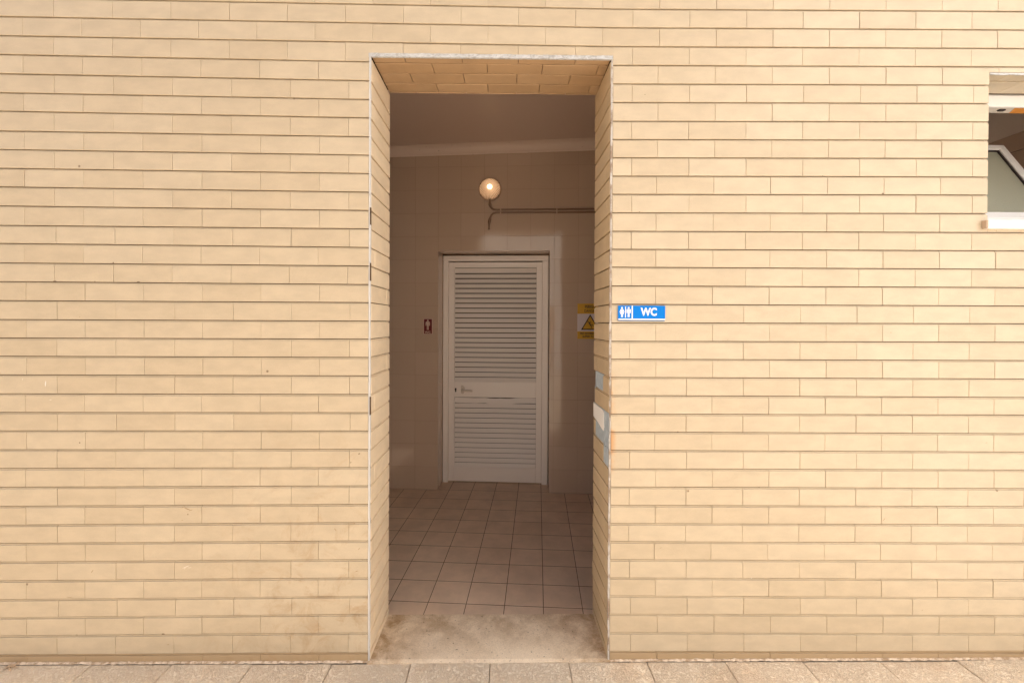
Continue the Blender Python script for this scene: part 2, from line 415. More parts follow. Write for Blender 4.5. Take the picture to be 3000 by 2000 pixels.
for a in ((-1.925, 1.172, 1, 14, 2.6, 1), (-2.02, 1.19, .6, 4, 1, 1), (-1.905, 1.105, 6, 1.5, 1, 1), (-1.345, .403, 16, 7, 1.3, 1), (-1.33, .40, 9, 1.5, .8, 1), (-1.35, .396, 5, 2, .8, 1),
          (-1.34, .648, 14, -5, 2.2, 2), (-1.325, .642, 10, 3, 1.2, 2), (-1.355, .655, 8, 4, 1, 2), (-1.36, .60, 4, 1, 1, 2), (-1.735, .385, 5, 8, 1.4, 2), (-1.83, .276, 14, -1, 1, 2), (-.63, .383, 7, 3, 1.4, 2),
          (-.62, .478, 3, 4, 1.5, 2), (-.605, .433, 3, 2, 1.2, 2), (-.62, .88, 3, 3, 2.2, 3), (-.655, .843, 4, .8, 1.5, 3), (-.64, .585, 2, 6, 1, 2), (-.72, .56, 5, -6, 1.4, 2), (-1.42, .075, 6, 1, 1.2, 2), (-.62, .195, 3, 1, 1.6, 2),
          (.94, 1.367, 4, .4, .8, 2), (1.64, 1.40, 5, 1, 1, 2), (.90, 1.28, 3, 8, .8, 2), (1.62, .60, 5, 7, 1.2, 2), (1.79, .21, 2, 2, 1.4, 2), (.72, .74, 5, 4, .8, 2), (2.06, .93, 6, 1, .9, 2), (1.05, .35, 1.5, 2, 1.4, 1), (.66, .48, 4, 3, .8, 2), (.58, 2.40, 2.5, 1, 1.2, 3), (.98, 2.62, 1.5, 1, 1, 3)):
    streak(*a)
for x_, k_, w_, h_ in ((-1.644, 13, 6, 5), (-1.885, 14, 16, 3), (-1.72, 14, 4, 3), (-1.54, 14, 13, 3), (1.60, 9, 9, 5), (.56, 10, 5, 2.5), (1.34, 8, 5, 1.5), (-1.44, 33, 14, 4), (-1.80, 33, 12, 2), (.73, 22, 6, 2.5), (1.08, 25, 8, 1.6)):
    z_ = line(k_)(x_) + .0022          # chipped lower edges
    mark(x_, z_, [(-w_ / 2, 0), (-w_ * .42, h_ * .6), (-w_ * .1, h_), (w_ * .3, h_ * .75), (w_ / 2, 0)], 3)
facing = b.build('facing_tiles', ['facing', 'scratch', 'grime', 'chip'], bld)

# solid wall behind the tiles, with the openings
b = MB()
CY0, CY1 = .0105, .300
xs = [XMIN, DX0 - .006, DX1 + .006, WX0, WX1, XMAX]
b.box(xs[0], xs[1], CY0, CY1, -.1, ZTOP); b.box(xs[1], xs[2], CY0, CY1, DZ + .004, ZTOP); b.box(xs[2], xs[3], CY0, CY1, -.1, ZTOP)
b.box(xs[3], xs[4], CY0, CY1, -.1, WZ0 - .01); b.box(xs[3], xs[4], CY0, CY1, WZ1 + .006, ZTOP); b.box(xs[4], xs[5], CY0, CY1, -.1, ZTOP)
b.build('wall_core', 'mortar', bld)

# doorway reveals
JY0, JY1 = .010, .302
ljx, rjx = -.5735, .4365
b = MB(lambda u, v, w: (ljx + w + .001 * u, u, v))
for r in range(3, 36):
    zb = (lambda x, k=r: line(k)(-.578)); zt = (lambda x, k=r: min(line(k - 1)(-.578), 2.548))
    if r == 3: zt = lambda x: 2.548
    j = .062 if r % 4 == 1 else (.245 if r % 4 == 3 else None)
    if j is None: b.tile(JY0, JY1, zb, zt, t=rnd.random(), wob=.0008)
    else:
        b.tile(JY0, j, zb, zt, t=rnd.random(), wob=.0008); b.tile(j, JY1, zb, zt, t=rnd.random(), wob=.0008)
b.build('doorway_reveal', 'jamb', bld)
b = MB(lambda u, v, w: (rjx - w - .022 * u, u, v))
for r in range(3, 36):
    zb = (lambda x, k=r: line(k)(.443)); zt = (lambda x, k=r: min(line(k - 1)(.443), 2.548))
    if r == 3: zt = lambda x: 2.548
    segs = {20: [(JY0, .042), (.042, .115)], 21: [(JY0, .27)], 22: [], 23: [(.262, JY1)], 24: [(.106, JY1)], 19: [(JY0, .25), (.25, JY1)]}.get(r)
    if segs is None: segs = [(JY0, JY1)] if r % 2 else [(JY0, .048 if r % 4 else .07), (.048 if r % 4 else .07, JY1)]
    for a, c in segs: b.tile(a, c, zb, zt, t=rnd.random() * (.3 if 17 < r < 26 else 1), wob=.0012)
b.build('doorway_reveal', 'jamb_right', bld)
# exposed ribbed adhesive where reveal tiles have fallen off
b = MB(lambda u, v, w: (rjx - w - .022 * u, u, v))
for r, a, c in ((20, .116, .285), (21, .272, .30), (22, JY0, .30), (23, JY0, .261), (24, JY0, .105)):
    z0, z1 = line(r)(.443), line(r - 1)(.443)
    b.box(a, c, z0, z1, -.0105, -.0075)
    u = a + .004
    while u < c - .010:
        w0 = rnd.uniform(.010, .013); top = -.0008 - rnd.random() * .0012
        b.hexa([(u, z0 + .001 + rnd.random() * .003, -.0076), (u + w0, z0 + .001, -.0076), (u + w0 - .0015, z0 + .001, top), (u + .0015, z0 + .001, top),
                (u, z1 - .001, -.0076), (u + w0, z1 - .001 - rnd.random() * .003, -.0076), (u + w0 - .0015, z1 - .001, top), (u + .0015, z1 - .001, top)], 1)
        u += rnd.uniform(.021, .026)
b.build('exposed_adhesive', ['adhesive_groove', 'adhesive'], bld)
b = MB(lambda u, v, w: (rjx - w - .022 * u, u, v))
z0, z1 = line(22)(.443), line(21)(.443)
pts = [(.30, z0 + .006), (.30, z1 - .002), (.11, z1 - .004), (.094, z1 - .014), (.090, z0 - .012), (.10, z0 - .020), (.125, z0 - .016), (.2, z0 - .004)]
a_ = [b.pt(p[0], p[1], .001) for p in pts]; c_ = [b.pt(p[0], p[1], -.007) for p in pts]
b.face(a_); b.face(c_[::-1])
for i in range(len(pts)): b.face([a_[i], c_[i], c_[(i + 1) % len(pts)], a_[(i + 1) % len(pts)]])
b.build('plaster_patch', 'patch', bld)

# soffit of the doorway
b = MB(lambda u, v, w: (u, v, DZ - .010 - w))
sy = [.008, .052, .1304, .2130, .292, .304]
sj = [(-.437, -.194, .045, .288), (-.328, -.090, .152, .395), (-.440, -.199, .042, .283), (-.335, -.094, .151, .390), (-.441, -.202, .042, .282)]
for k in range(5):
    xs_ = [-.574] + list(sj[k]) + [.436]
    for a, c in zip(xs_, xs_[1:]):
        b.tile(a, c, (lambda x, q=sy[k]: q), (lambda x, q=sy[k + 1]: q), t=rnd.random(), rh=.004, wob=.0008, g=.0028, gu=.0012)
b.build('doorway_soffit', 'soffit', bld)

# corner trims round the doorway
def rough_strip(b, x0, x1, y0, y1, zs, jit, m=0):
    for z0, z1 in zip(zs, zs[1:]):
        a = x0 + rnd.uniform(-jit, jit) * .5; c = x1 + rnd.uniform(-jit, jit)
        b.hexa([(a, y0 + rnd.uniform(0, jit), z0), (c, y0 + rnd.uniform(0, jit), z0), (c, y1, z0), (a, y1, z0), (a, y0, z1), (c, y0, z1), (c, y1, z1), (a, y1, z1)], m)
zs = [0]
while zs[-1] < 2.545: zs.append(min(zs[-1] + rnd.uniform(.03, .09), 2.546))
b = MB()
for z0, z1 in zip(zs, zs[1:]):
    if any(lo < (z0 + z1) / 2 < hi for lo, hi in ((1.83, 1.90), (1.60, 1.66), (1.49, 1.52), (1.16, 1.19), (1.05, 1.09))):
        b.box(-.5815, -.5785, .000, .0105, z0, z1, 0); b.box(-.5785, -.5735, .005, .0105, z0, z1, 1); continue
    b.box(-.5815 + rnd.uniform(-.0006, .0006), -.5745 + rnd.uniform(-.0010, .0010), -.0008 + rnd.uniform(-.0006, .0004), .0100, z0, z1, 0)
b.build('corner_trim', ['trim', 'mortar'], bld)
b = MB(); zs = [0]
while zs[-1] < 2.545: zs.append(min(zs[-1] + rnd.uniform(.02, .07), 2.546))
for z0, z1 in zip(zs, zs[1:]):
    d = .004 if .8 < z0 < 1.2 else .0012
    b.box(.4365 + rnd.uniform(-.0006, d), .4443 + rnd.uniform(-.001, .0004), -.0004 + rnd.uniform(-.0006, .002), .0100, z0, z1, 0)
b.build('corner_trim', 'trim_grey', bld)
b = MB(); x = -.583
while x < .443:
    n = min(x + rnd.uniform(.015, .05), .4435)
    b.hexa([(x, -.0015, 2.546 + rnd.uniform(-.0012, .001)), (n, -.0015, 2.546 + rnd.uniform(-.0012, .001)), (n, .0078, 2.546), (x, .0078, 2.546),
            (x, -.0012, 2.5615 + rnd.uniform(-.001, .0015)), (n, -.0012, 2.5615 + rnd.uniform(-.001, .0015)), (n, .0100, 2.5615), (x, .0100, 2.5615)]); x = n
b.build('head_trim', 'head_trim', bld)

# ------------------------------------------------------------------ the room inside (turned 4 degrees to the front wall)
A4 = R(4.0)
def ROOM(s, t, z): return (s * cos(A4) + t * sin(A4), -s * sin(A4) + t * cos(A4), z)
T1, T2 = 1.875, 2.125
SL, SR = -3.90, 1.35
def ceil_z(s): return 2.942 + .0225 * s
def corn_z(s): return 2.866 + .0155 * s
RS0, RS1, RZ = -.7187, .229, 2.043
zl = [.003 + .1968 * k for k in range(16)]
sl = [-2.12, -1.92, -1.72, -1.52, -1.318, -1.118, -.9165, -.7187, -.524, -.324, -.130, .069, .267, .468, .666, .864, 1.062, 1.26]
sl = [SL] + [-2.12 - .198 * k for k in range(8, 0, -1)] + sl + [SR]
b = MB(lambda u, v, w: ROOM(u, T1 - w, v))
flat = dict(rh=0, bev=.0005, g=.0010, gu=.0010, D=.0026, wob=.0005)
for i in range(len(zl) - 1):
    for a, c in zip(sl, sl[1:]):
        z0, z1 = zl[i], zl[i + 1]
        if z0 > 2.84: continue
        f0 = lambda x, q=z0: q
        f1 = (lambda x: corn_z(x) + .01) if z1 > 2.84 else (lambda x, q=z1: q)
        if z0 < RZ - .01 and c > RS0 + .002 and a < RS1 - .002:       # cut round the recess
            if z1 > RZ + .01: b.tile(max(a, RS0), min(c, RS1), lambda x: RZ, f1, t=rnd.random(), capa=a >= RS0, capb=c <= RS1, **flat)
            if c > RS1 and a < RS1: b.tile(RS1, c, f0, f1, t=rnd.random(), capa=z1 < RZ, **flat)
            continue
        b.tile(a, c, f0, f1, t=rnd.random(), **flat)
# left and right faces of the recess, and its soffit
def add(dst, src): 
    o = len(dst.v); dst.v += src.v; dst.f += [[i + o for i in f] for f in src.f]; dst.m += src.m; dst.t += src.t
for side in (0, 1):
    q = MB((lambda u, v, w: ROOM(RS0 + w, u, v)) if side == 0 else (lambda u, v, w: ROOM(RS1 - w, u, v)))
    for z0, z1 in zip(zl, zl[1:]):
        if z0 > RZ - .01: break
        q.tile(T1 + .001, T2 + .05, (lambda x, k=z0: k), (lambda x, k=min(z1, RZ): k), t=rnd.random(), **flat)
    add(b, q)
q = MB(lambda u, v, w: ROOM(u, v, RZ - w))
for a, c in ((RS0, -.524), (-.524, -.324), (-.324, -.13), (-.13, .069), (.069, RS1)): q.tile(a, c, lambda x: T1 + .001, lambda x: T2 + .05, t=rnd.random(), **flat)
add(b, q)
# side walls of the room
for s0, sg in ((SL, 1), (SR, -1)):
    q = MB(lambda u, v, w: ROOM(s0 + sg * w, u, v))
    for z0, z1 in zip(zl, zl[1:]):
        tt = .15
        while tt < T1:
            if not (sg == 1 and 1.7 < z0 < 2.2 and .7 < tt < 1.4):      # unseen opening, added to let sun into the room
                q.tile(tt, min(tt + .1968, T1), (lambda x, k=z0: k), (lambda x, k=min(z1, 2.88): k), t=rnd.random(), **flat)
            tt += .1968
    add(b, q)
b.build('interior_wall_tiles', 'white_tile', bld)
b = MB(ROOM)
b.box(SL - .1, RS0 - .0022, T1 + .0022, T2 + .25, -.05, 3.1); b.box(RS1 + .0022, SR + .1, T1 + .0022, T2 + .25, -.05, 3.1)
b.box(RS0 - .0022, RS1 + .0022, T1 + .0022, T2 + .25, RZ + .0022, 3.1); b.box(RS0 - .0022, RS1 + .0022, T2 + .06, T2 + .25, -.05, RZ + .0022)
b.box(SL - .1, SL - .005, .16, .74, -.05, 3.1); b.box(SL - .1, SL - .005, 1.527, T1 + .0022, -.05, 3.1); b.box(SL - .1, SL - .005, .74, 1.527, -.05, 1.774); b.box(SL - .1, SL - .005, .74, 1.527, 2.365, 3.1); b.box(SR + .005, SR + .1, .40, T1 + .0022, -.05, 3.1)  # gap in the left wall is an added opening that admits sun
b.build('interior_wall', 'grout', bld)
# cornice (cove) and ceiling
b = MB(ROOM)
N = 8; prof = [(0, 0), (.004, .004)] + [(.004 + .060 * (1 - cos(pi / 2 * k / N)), .008 + .062 * sin(pi / 2 * k / N)) for k in range(N + 1)] + [(.068, .072), (.068, .09), (0, .09)]
rows = []
for s in [SL + (SR - SL) * k / 24 for k in range(25)]:
    w = rnd.uniform(-.001, .001)
    rows.append([b.pt(s, T1 - .0005 - o, corn_z(s) + w + z * (ceil_z(s) - corn_z(s)) / .074) for o, z in prof])
for p, q in zip(rows, rows[1:]):
    for i in range(len(p)): b.face([p[i], q[i], q[(i + 1) % len(p)], p[(i + 1) % len(p)]])
b.build('cornice', 'cornice', bld)
b = MB(ROOM)
b.hexa([(SL - .1, .0, ceil_z(SL)), (SR + .1, .0, ceil_z(SR)), (SR + .1, T1 + .1, ceil_z(SR)), (SL - .1, T1 + .1, ceil_z(SL)),
        (SL - .1, .0, 3.2), (SR + .1, .0, 3.2), (SR + .1, T1 + .1, 3.2), (SL - .1, T1 + .1, 3.2)])
# the part that would poke through the front wall is kept inside it
b.v = [(x, max(y, .3005), z) for x, y, z in b.v]
b.build('ceiling', 'ceiling', bld)

# floor of the room
b = MB(lambda u, v, w: ROOM(u, v, w))
q0 = .1664 - .1966 * 21
for i in range(28):
    for k in range(-1, 11):
        s0 = q0 + .1966 * i; t0 = .3678 + .1903 * (k - 1)
        if s0 > SR - .02 or s0 + .1966 < SL: continue
        if ROOM(s0, t0, 0)[1] < .09 and k < 1: continue
        b.tile(s0, s0 + .1966, (lambda x, q=t0: q), (lambda x, q=t0 + .1903: q), t=rnd.random(), rh=0, bev=.0003, g=.0026, gu=.0018, D=.0010, wob=.0002)
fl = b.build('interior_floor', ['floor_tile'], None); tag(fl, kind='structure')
b = MB(); b.box(XMIN, XMAX, .12, 4.0, -.06, -.0006)
tag(b.build('floor_base', 'floor_grout', None), kind='structure')
# threshold
b = MB()
nx, ny = 60, 18
g = {}
for i in range(nx + 1):
    for j in range(ny + 1):
        x = -.583 + 1.028 * i / nx; y = -.012 + .307 * j / ny
        z = .0035 + .0010 * sin(x * 9 + y * 14) * .5 + rnd.uniform(-.0002, .0002)
        if j == 0: z -= .004; y += rnd.uniform(-.001, .0015)
        g[i, j] = b.pt(x, y, z)
for i in range(nx):
    for j in range(ny): b.face([g[i, j], g[i + 1, j], g[i + 1, j + 1], g[i, j + 1]])
lo = [b.pt(-.583, -.012, -.05), b.pt(.445, -.012, -.05), b.pt(.445, .295, -.05), b.pt(-.583, .295, -.05)]
b.face([g[i, 0] for i in range(nx + 1)] + [lo[1], lo[0]]); b.face([g[i, ny] for i in range(nx, -1, -1)] + [lo[3], lo[2]])
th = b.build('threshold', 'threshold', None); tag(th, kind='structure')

# ------------------------------------------------------------------ louvred door
dy = T2 - .045       # face of the door leaf
b = MB(ROOM)
leaf0, leaf1 = -.667, .168
b.box(leaf0, -.6155, dy, dy + .035, .008, 1.975, 0, bev=.002); b.box(.1185, leaf1, dy, dy + .035, .008, 1.975, 0, bev=.002)
b.box(-.6150, .1180, dy + .001, dy + .035, 1.928, 1.975, 0, bev=.002); b.box(-.6150, .1180, dy + .001, dy + .035, .766, .905, 0, bev=.002)
b.box(-.6150, .1180, dy + .001, dy + .035, .008, .135, 0, bev=.002)
b.box(-.6150, .1180, dy + .026, dy + .032, .135, .766, 1); b.box(-.6150, .1180, dy + .026, dy + .032, .905, 1.928, 1)
door = b.build('louvred_door', ['door', 'door_in'], bld)
def louvre(z0, z1, n, bent=None):
    b = MB(ROOM); p = (z1 - z0) / n
    for k in range(n):
        z = z0 + p * k; N = 16 if k == bent else 1
        rows = []
        for i in range(N + 1):
            s = -.6145 + .732 * i / N; w = 0
            if k == bent: w = -.006 * sin(pi * i / N) ** 2 * (1 + .4 * sin(i * 1.9)) - .002 * sin(i * .8)
            # a slat: leans back towards its top, with a rolled lip at its foot
            T = p if k < n - 1 else p + .0085
            pr = [(.0205, T - .0075), (.0185, T - .0070), (.0050, .0085), (.0010, .0065), (.0004, .0020), (.0030, .0008), (.0060, .0040), (.0205, T - .010)]
            rows.append([b.pt(s, dy + y, z + v + w) for y, v in pr])
        for a, c in zip(rows, rows[1:]):
            for j in range(len(a)): b.face([a[j], c[j], c[(j + 1) % len(a)], a[(j + 1) % len(a)]])
        b.face(rows[0]); b.face(rows[-1][::-1])
    return b
louvre(.905, 1.922, 23).build('louvre_panel', 'door', door)
louvre(.135, .760, 14, 13).build('louvre_panel', 'door', door)
b = MB(ROOM)
b.box(-.7165, -.6685, dy - .018, T2 + .02, .0, 1.984, bev=.004); b.box(.1695, .2255, dy - .018, T2 + .02, -.002, 1.984, bev=.004)
b.box(-.7165, .2255, dy - .018, T2 + .02, 1.984, 2.034, bev=.004)
b.build('door_frame', 'door', door)
b = MB(ROOM)
b.prism([(-.555, .868), (-.548, .874), (-.538, .872), (-.520, .850), (-.520, .820), (-.528, .802), (-.542, .796), (-.553, .804)], dy - .008, dy + .001)
b.tube([(-.538, dy - .006, .832), (-.538, dy - .040, .832), (-.533, dy - .046, .832), (-.50, dy - .047, .831), (-.46, dy - .046, .829), (-.445, dy - .043, .828)], [.010, .009, .0095, .009, .0085, .007], 12)
b.build('door_handle', 'handle', door, smooth=False)
b = MB(ROOM)
b.prism([(-.603 + .008 * cos(a * pi / 8), .838 + .009 * sin(a * pi / 8)) for a in range(-2, 11)] + [(-.609, .816), (-.606, .812), (-.600, .812), (-.597, .816)], dy - .0008, dy + .001)
b.build('keyhole', 'black', door)

# ------------------------------------------------------------------ lamp and conduits
lc = ROOM(-.277, T1, 2.560)
lamp = empty('wall_lamp', lc, 'lit round bulkhead lamp with ribbed glass dome on the brown tiled wall above the door', 'lamp')
def LAMP(x, y, z):  # x, z offsets in the wall; y outwards is negative
    q = Vector((x, y, z)); return tuple(Vector(lc) + Vector((q.x * cos(A4) + q.y * sin(A4), -q.x * sin(A4) + q.y * cos(A4), q.z)))
b = MB(LAMP); b.lathe((0, 0, 0), [(0, .001), (.096, .001), (.097, .010), (.094, .020), (.088, .023), (.086, .016), (.0, .012)], 48)
base = b.build('lamp_base', 'lamp_metal', lamp, smooth=True)
b = MB(LAMP); n = 12
b.lathe((0, 0, 0), [(.085 * cos(pi / 2 * k / n) ** .8, .020 + .070 * sin(pi / 2 * k / n)) for k in range(n)] + [(0, .090)], 144, rib=.02)
b.build('lamp_dome', ['glass', 'glass_rib'], lamp)
b = MB(LAMP); b.lathe((.002, -.045, .012), [(.0001, -.020)] + [(.021 * sin(pi * k / 10), -.021 * cos(pi * k / 10)) for k in range(1, 10)] + [(0, .021)], 20)
b.build('bulb', 'bulb', lamp, smooth=True)
for a in (-38, 215, 150, 32):
    b = MB(LAMP); b.lathe((.091 * cos(R(a)), -.0215, .091 * sin(R(a))), [(.004, 0), (.004, .003), (0, .004)], 8); b.build('screw', 'black', lamp)

pipes = empty('cable_conduit', ROOM(-.2, T1, 2.37), 'pair of painted electrical conduits running right from under the round lamp', 'conduit')
def arc(c, r, a0, a1, n=7): return [(c[0] + r * cos(R(a0 + (a1 - a0) * k / n)), T1 - .012, c[1] + r * sin(R(a0 + (a1 - a0) * k / n))) for k in range(n + 1)]
yp = T1 - .012
up = [(SR, yp, 2.384), (.2, yp, 2.386), (-.19, yp, 2.387), (-.215, yp, 2.386)] + [(-.240, yp, 2.389), (-.258, yp, 2.398), (-.270, yp, 2.414)]
up += [(-.276, yp, 2.432), (-.277, yp, 2.447), (-.277, yp, 2.460), (-.277, yp, 2.47)]
ur = [.0068, .0068, .0068, .0075, .0080, .0085, .0100, .0135, .0100, .0060, .0085]
dn = [(SR, yp, 2.358), (.2, yp, 2.360), (-.19, yp, 2.362), (-.225, yp, 2.362), (-.248, yp, 2.356), (-.264, yp, 2.342), (-.272, yp, 2.325), (-.277, yp, 2.305), (-.281, yp, 2.285), (-.282, yp, 2.262), (-.283, yp, 2.240), (-.283, yp, 2.226)]
dr = [.0068, .0068, .0068, .0075, .008, .008, .0080, .0130, .0135, .0080, .0068, .0070]
b = MB(ROOM); b.tube(up, ur, 12); b.build('conduit_pipe', 'pipe', pipes, smooth=True)
b = MB(ROOM); b.tube(dn, dr, 12); b.tube([(-.283, yp, 2.232), (-.283, yp, 2.222)], .009, 12); b.build('conduit_pipe', 'pipe', pipes, smooth=True)
for s in (-.185, .287, .80):
    b = MB(ROOM)
    for zc in (2.386, 2.361): b.box(s - .006, s + .006, T1 - .0205, T1 - .001, zc - .0095, zc + .0095, bev=.003)
    b.build('pipe_clip', 'clip', pipes)
b = MB(ROOM); b.box(-.286, -.268, T1 - .024, T1 - .001, 2.462, 2.486, bev=.003); b.build('cable_gland', 'pipe', pipes)

# ------------------------------------------------------------------ pictograms
def man(cx, zb, h):        # standing figure
    P = [(-.062, 0), (-.062, .40), (-.075, .40), (-.075, .66), (-.085, .66), (-.105, .40), (-.145, .40), (-.145, .72), (-.125, .775), (-.09, .79), (.09, .79), (.125, .775), (.145, .72),
         (.145, .40), (.105, .40), (.085, .66), (.075, .66), (.075, .40), (.062, .40), (.062, 0), (.012, 0), (.006, .40), (-.006, .40), (-.012, 0)]
    return [(cx + x * h * 1.45, zb + z * h) for x, z in P]
def woman(cx, zb, h):
    P = [(-.075, 0), (-.075, .32), (-.165, .32), (-.075, .62), (-.085, .66), (-.17, .46), (-.205, .48), (-.12, .74), (-.08, .79), (.08, .79), (.12, .74), (.205, .48), (.17, .46), (.085, .66),
         (.075, .62), (.165, .32), (.075, .32), (.075, 0), (.012, 0), (.012, .32), (-.012, .32), (-.012, 0)]
    return [(cx + x * h * 1.2, zb + z * h) for x, z in P]
def disc(cx, cz, r, n=20): return [(cx + r * cos(2 * pi * k / n), cz + r * sin(2 * pi * k / n)) for k in range(n)]

# blue WC plate
sg = empty('wc_sign', (.57, 0, 1.477), 'blue plate reading WC with white man and woman figures, fixed beside the doorway', 'sign')
b = MB(); x0, x1, z0, z1 = .4705, .6700, 1.4445, 1.5095; yf = -.0085
b.box(x0, x1, yf, -.0012, z0 + .0045, z1, 0, bev=.0012); b.box(x0 + .001, x1 - .001, yf + .0012, -.0014, z0, z0 + .0047, 1, bev=.001)
b.build('sign_plate', ['blue', 'blue_dark'], sg)
px = .1 / (1100 / 1.47)      # metres per pixel of the close-up
K = (x1 - x0) / 1470; ux = lambda p: x0 + (p - 330) * K; uz = lambda p: z1 - (p - 375) * K
b = MB(); yy = yf - .0004
def bar(a, c, t_, d): b.box(ux(a), ux(c), yy, yf + .0002, uz(d), uz(t_))
bar(748, 786, 380, 775); bar(336, 1798, 783, 822); bar(545, 570, 408, 750)
b.build('sign_stripes', 'ink_white', sg)
b = MB(); hh = (735 - 420) * K
for fnc, c in ((woman, 448), (man, 655)):
    b.prism(fnc(ux(c), uz(735), hh), yy, yf + .0002); b.prism(disc(ux(c), uz(449), 29 * K), yy, yf + .0002)
b.build('pictogram', 'ink_white', sg)
text('WC', .0445, ux(1290), uz(578), yf, None, 'lettering', 'ink_white', sg, bold=.0016, sx=.86)

# maroon men's WC plate inside
sg = empty('wc_sign', ROOM(-.805, T1, 1.40), 'small maroon plate with a pale man figure over WC, left of the louvred door', 'sign')
b = MB(ROOM); yb = T1 - .003
b.box(-.8455, -.7640, yb - .001, T1 + .001, 1.335, 1.4690, 0, bev=.0008); b.box(-.8395, -.7710, yb - .0016, yb - .0005, 1.3385, 1.4640, 1)
b.build('sign_plate', ['sign_pale', 'maroon'], sg)
b = MB(ROOM); b.prism(man(-.8065, 1.3715, .088), yb - .0022, yb - .0014); b.prism(disc(-.8065, 1.4500, .0078), yb - .0022, yb - .0014); b.build('pictogram', 'sign_pale', sg)
text('WC', .0255, -.8060, 1.3505, yb - .0016, ROOM, 'lettering', 'sign_pale', sg, bold=.0008, sx=1.12)

# yellow slippery floor notice, A4
sg = empty('warning_sign', ROOM(.568, T1, 1.45), 'yellow and white slippery floor warning notice, half hidden by the right side of the doorway', 'sign')
n0, n1, h0, h1 = .463, .673, 1.303, 1.599; k = .296 / 1155; Z = lambda p: h1 - (p - 215) * k; U = lambda p: n0 + (p - 358) * k
b = MB(ROOM); yb = T1 - .0022
b.box(n0, n1, yb, T1 + .001, h0, h1, 0); b.box(n0 + .0004, n1 - .0004, yb - .0006, yb + .0001, Z(548), h1 - .0004, 1); b.box(n0 + .0004, n1 - .0004, yb - .0006, yb + .0001, h0 + .0004, Z(1125), 1)
b.build('notice_sheet', ['sign_white', 'yellow'], sg)
cxs = U(775)
def tri(apex, base, half): return [(cxs, apex), (cxs + half, base), (cxs - half, base)]
b = MB(ROOM); b.prism(tri(Z(565), Z(1075), (775 - 478) * k), yb - .0006, yb + .0001, m=0); b.prism(tri(Z(632), Z(1040), (775 - 535) * k), yb - .0010, yb - .0004, m=1)
b.build('warning_triangle', ['ink', 'yellow'], sg)
b = MB(ROOM); f0, f1 = yb - .0014, yb - .0008
b.prism(disc(U(706), Z(805), 20 * k), f0, f1)
def limb(p, q, w):
    (x0, z0), (x1, z1) = (U(p[0]), Z(p[1])), (U(q[0]), Z(q[1])); d = Vector((x1 - x0, z1 - z0)).normalized(); n = Vector((-d.y, d.x)) * w * k
    b.prism([(x0 + n.x, z0 + n.y), (x1 + n.x, z1 + n.y), (x1 - n.x, z1 - n.y), (x0 - n.x, z0 - n.y)], f0, f1)
limb((732, 828), (788, 925), 19); limb((740, 845), (792, 792), 8); limb((752, 862), (806, 836), 8); limb((780, 915), (815, 960), 13); limb((812, 950), (810, 1015), 11); limb((785, 912), (850, 905), 10); limb((850, 905), (880, 950), 9)
b.build('pictogram', 'ink', sg)
text('PERIGO', .0335, cxs, Z(322), yb - .0006, ROOM, 'lettering', 'ink', sg, bold=.0008, sx=.78)
text('DANGER', .0335, cxs, Z(460), yb - .0006, ROOM, 'lettering', 'ink', sg, bold=.0004, sx=.74)
text('PISO ESCORREGADIO', .0225, cxs, Z(1198), yb - .0006, ROOM, 'lettering', 'ink', sg, bold=.0006, sx=.76)
text('SLIPPERY FLOOR', .0225, cxs, Z(1292), yb - .0006, ROOM, 'lettering', 'ink', sg, bold=.0006, sx=.76)

# ------------------------------------------------------------------ window on the right
b = MB()
y0, y1 = .165, .225
fx0, fx1 = WX0 + .004, WX1 - .004
b.box(fx0, fx1, y0, .1785, 2.447, 2.500, bev=.002); b.box(fx0, fx1, y0, y1, 1.890, 1.938, bev=.002)
b.box(fx0, fx0 + .03, y0 + .001, y1, 1.938, 2.447); b.box(fx1 - .04, fx1, y0 + .001, y1, 1.938, 2.447)
win = b.build('window', 'frame_white', bld)
# tiles of the window head and sides
b = MB(lambda u, v, w: (u, v, WZ1 - .006 - w))
for (v0, v1), js in (((.004, .060), (1.9, 2.14, 2.38, 2.63)), ((.060, .165), (2.02, 2.26, 2.5, 2.7))):
    for a, c in zip(js, js[1:]): b.tile(max(a, WX0 + .001), min(c, WX1), (lambda x, q=v0: q), (lambda x, q=v1: q), t=rnd.random())
b.build('window_head_tiles', 'facing', win)
for xx, sgn in ((WX0 - .006, 1), (WX1 + .006, -1)):
    b = MB(lambda u, v, w: (xx + sgn * w, u, v))
    for r in range(3, 12):
        b.tile(.002, .164, (lambda x, k=r: max(line(k)(2.1), 1.885)), (lambda x, k=r: min(line(k - 1)(2.1), 2.502)), t=rnd.random())
    b.build('window_reveal', 'facing', win)
b = MB(); x = WX0 + .001
while x < WX1 - .001:
    n = min(x + rnd.uniform(.015, .04), WX1 - .001)
    b.box(x, n, -.001 + rnd.uniform(-.0005, .0005), .0035, 2.5005 + rnd.uniform(-.0008, .0012), 2.5075 + rnd.uniform(-.0004, .001)); x = n
b.build('window_head_trim', 'head_trim', win)
b = MB()
b.hexa([(2.036, -.020, 1.842), (WX1 + .03, -.020, 1.842), (WX1 + .03, .17, 1.850), (2.036, .17, 1.850), (2.036, -.020, 1.879), (WX1 + .03, -.020, 1.879), (WX1 + .03, .17, 1.889), (2.036, .17, 1.889)])
b.build('window_sill', 'sill', win)
b = MB(); b.box(2.0285, 2.0365, -.019, .0, 1.8445, 1.878, bev=.001); b.build('sill_end', 'sill_end', win)
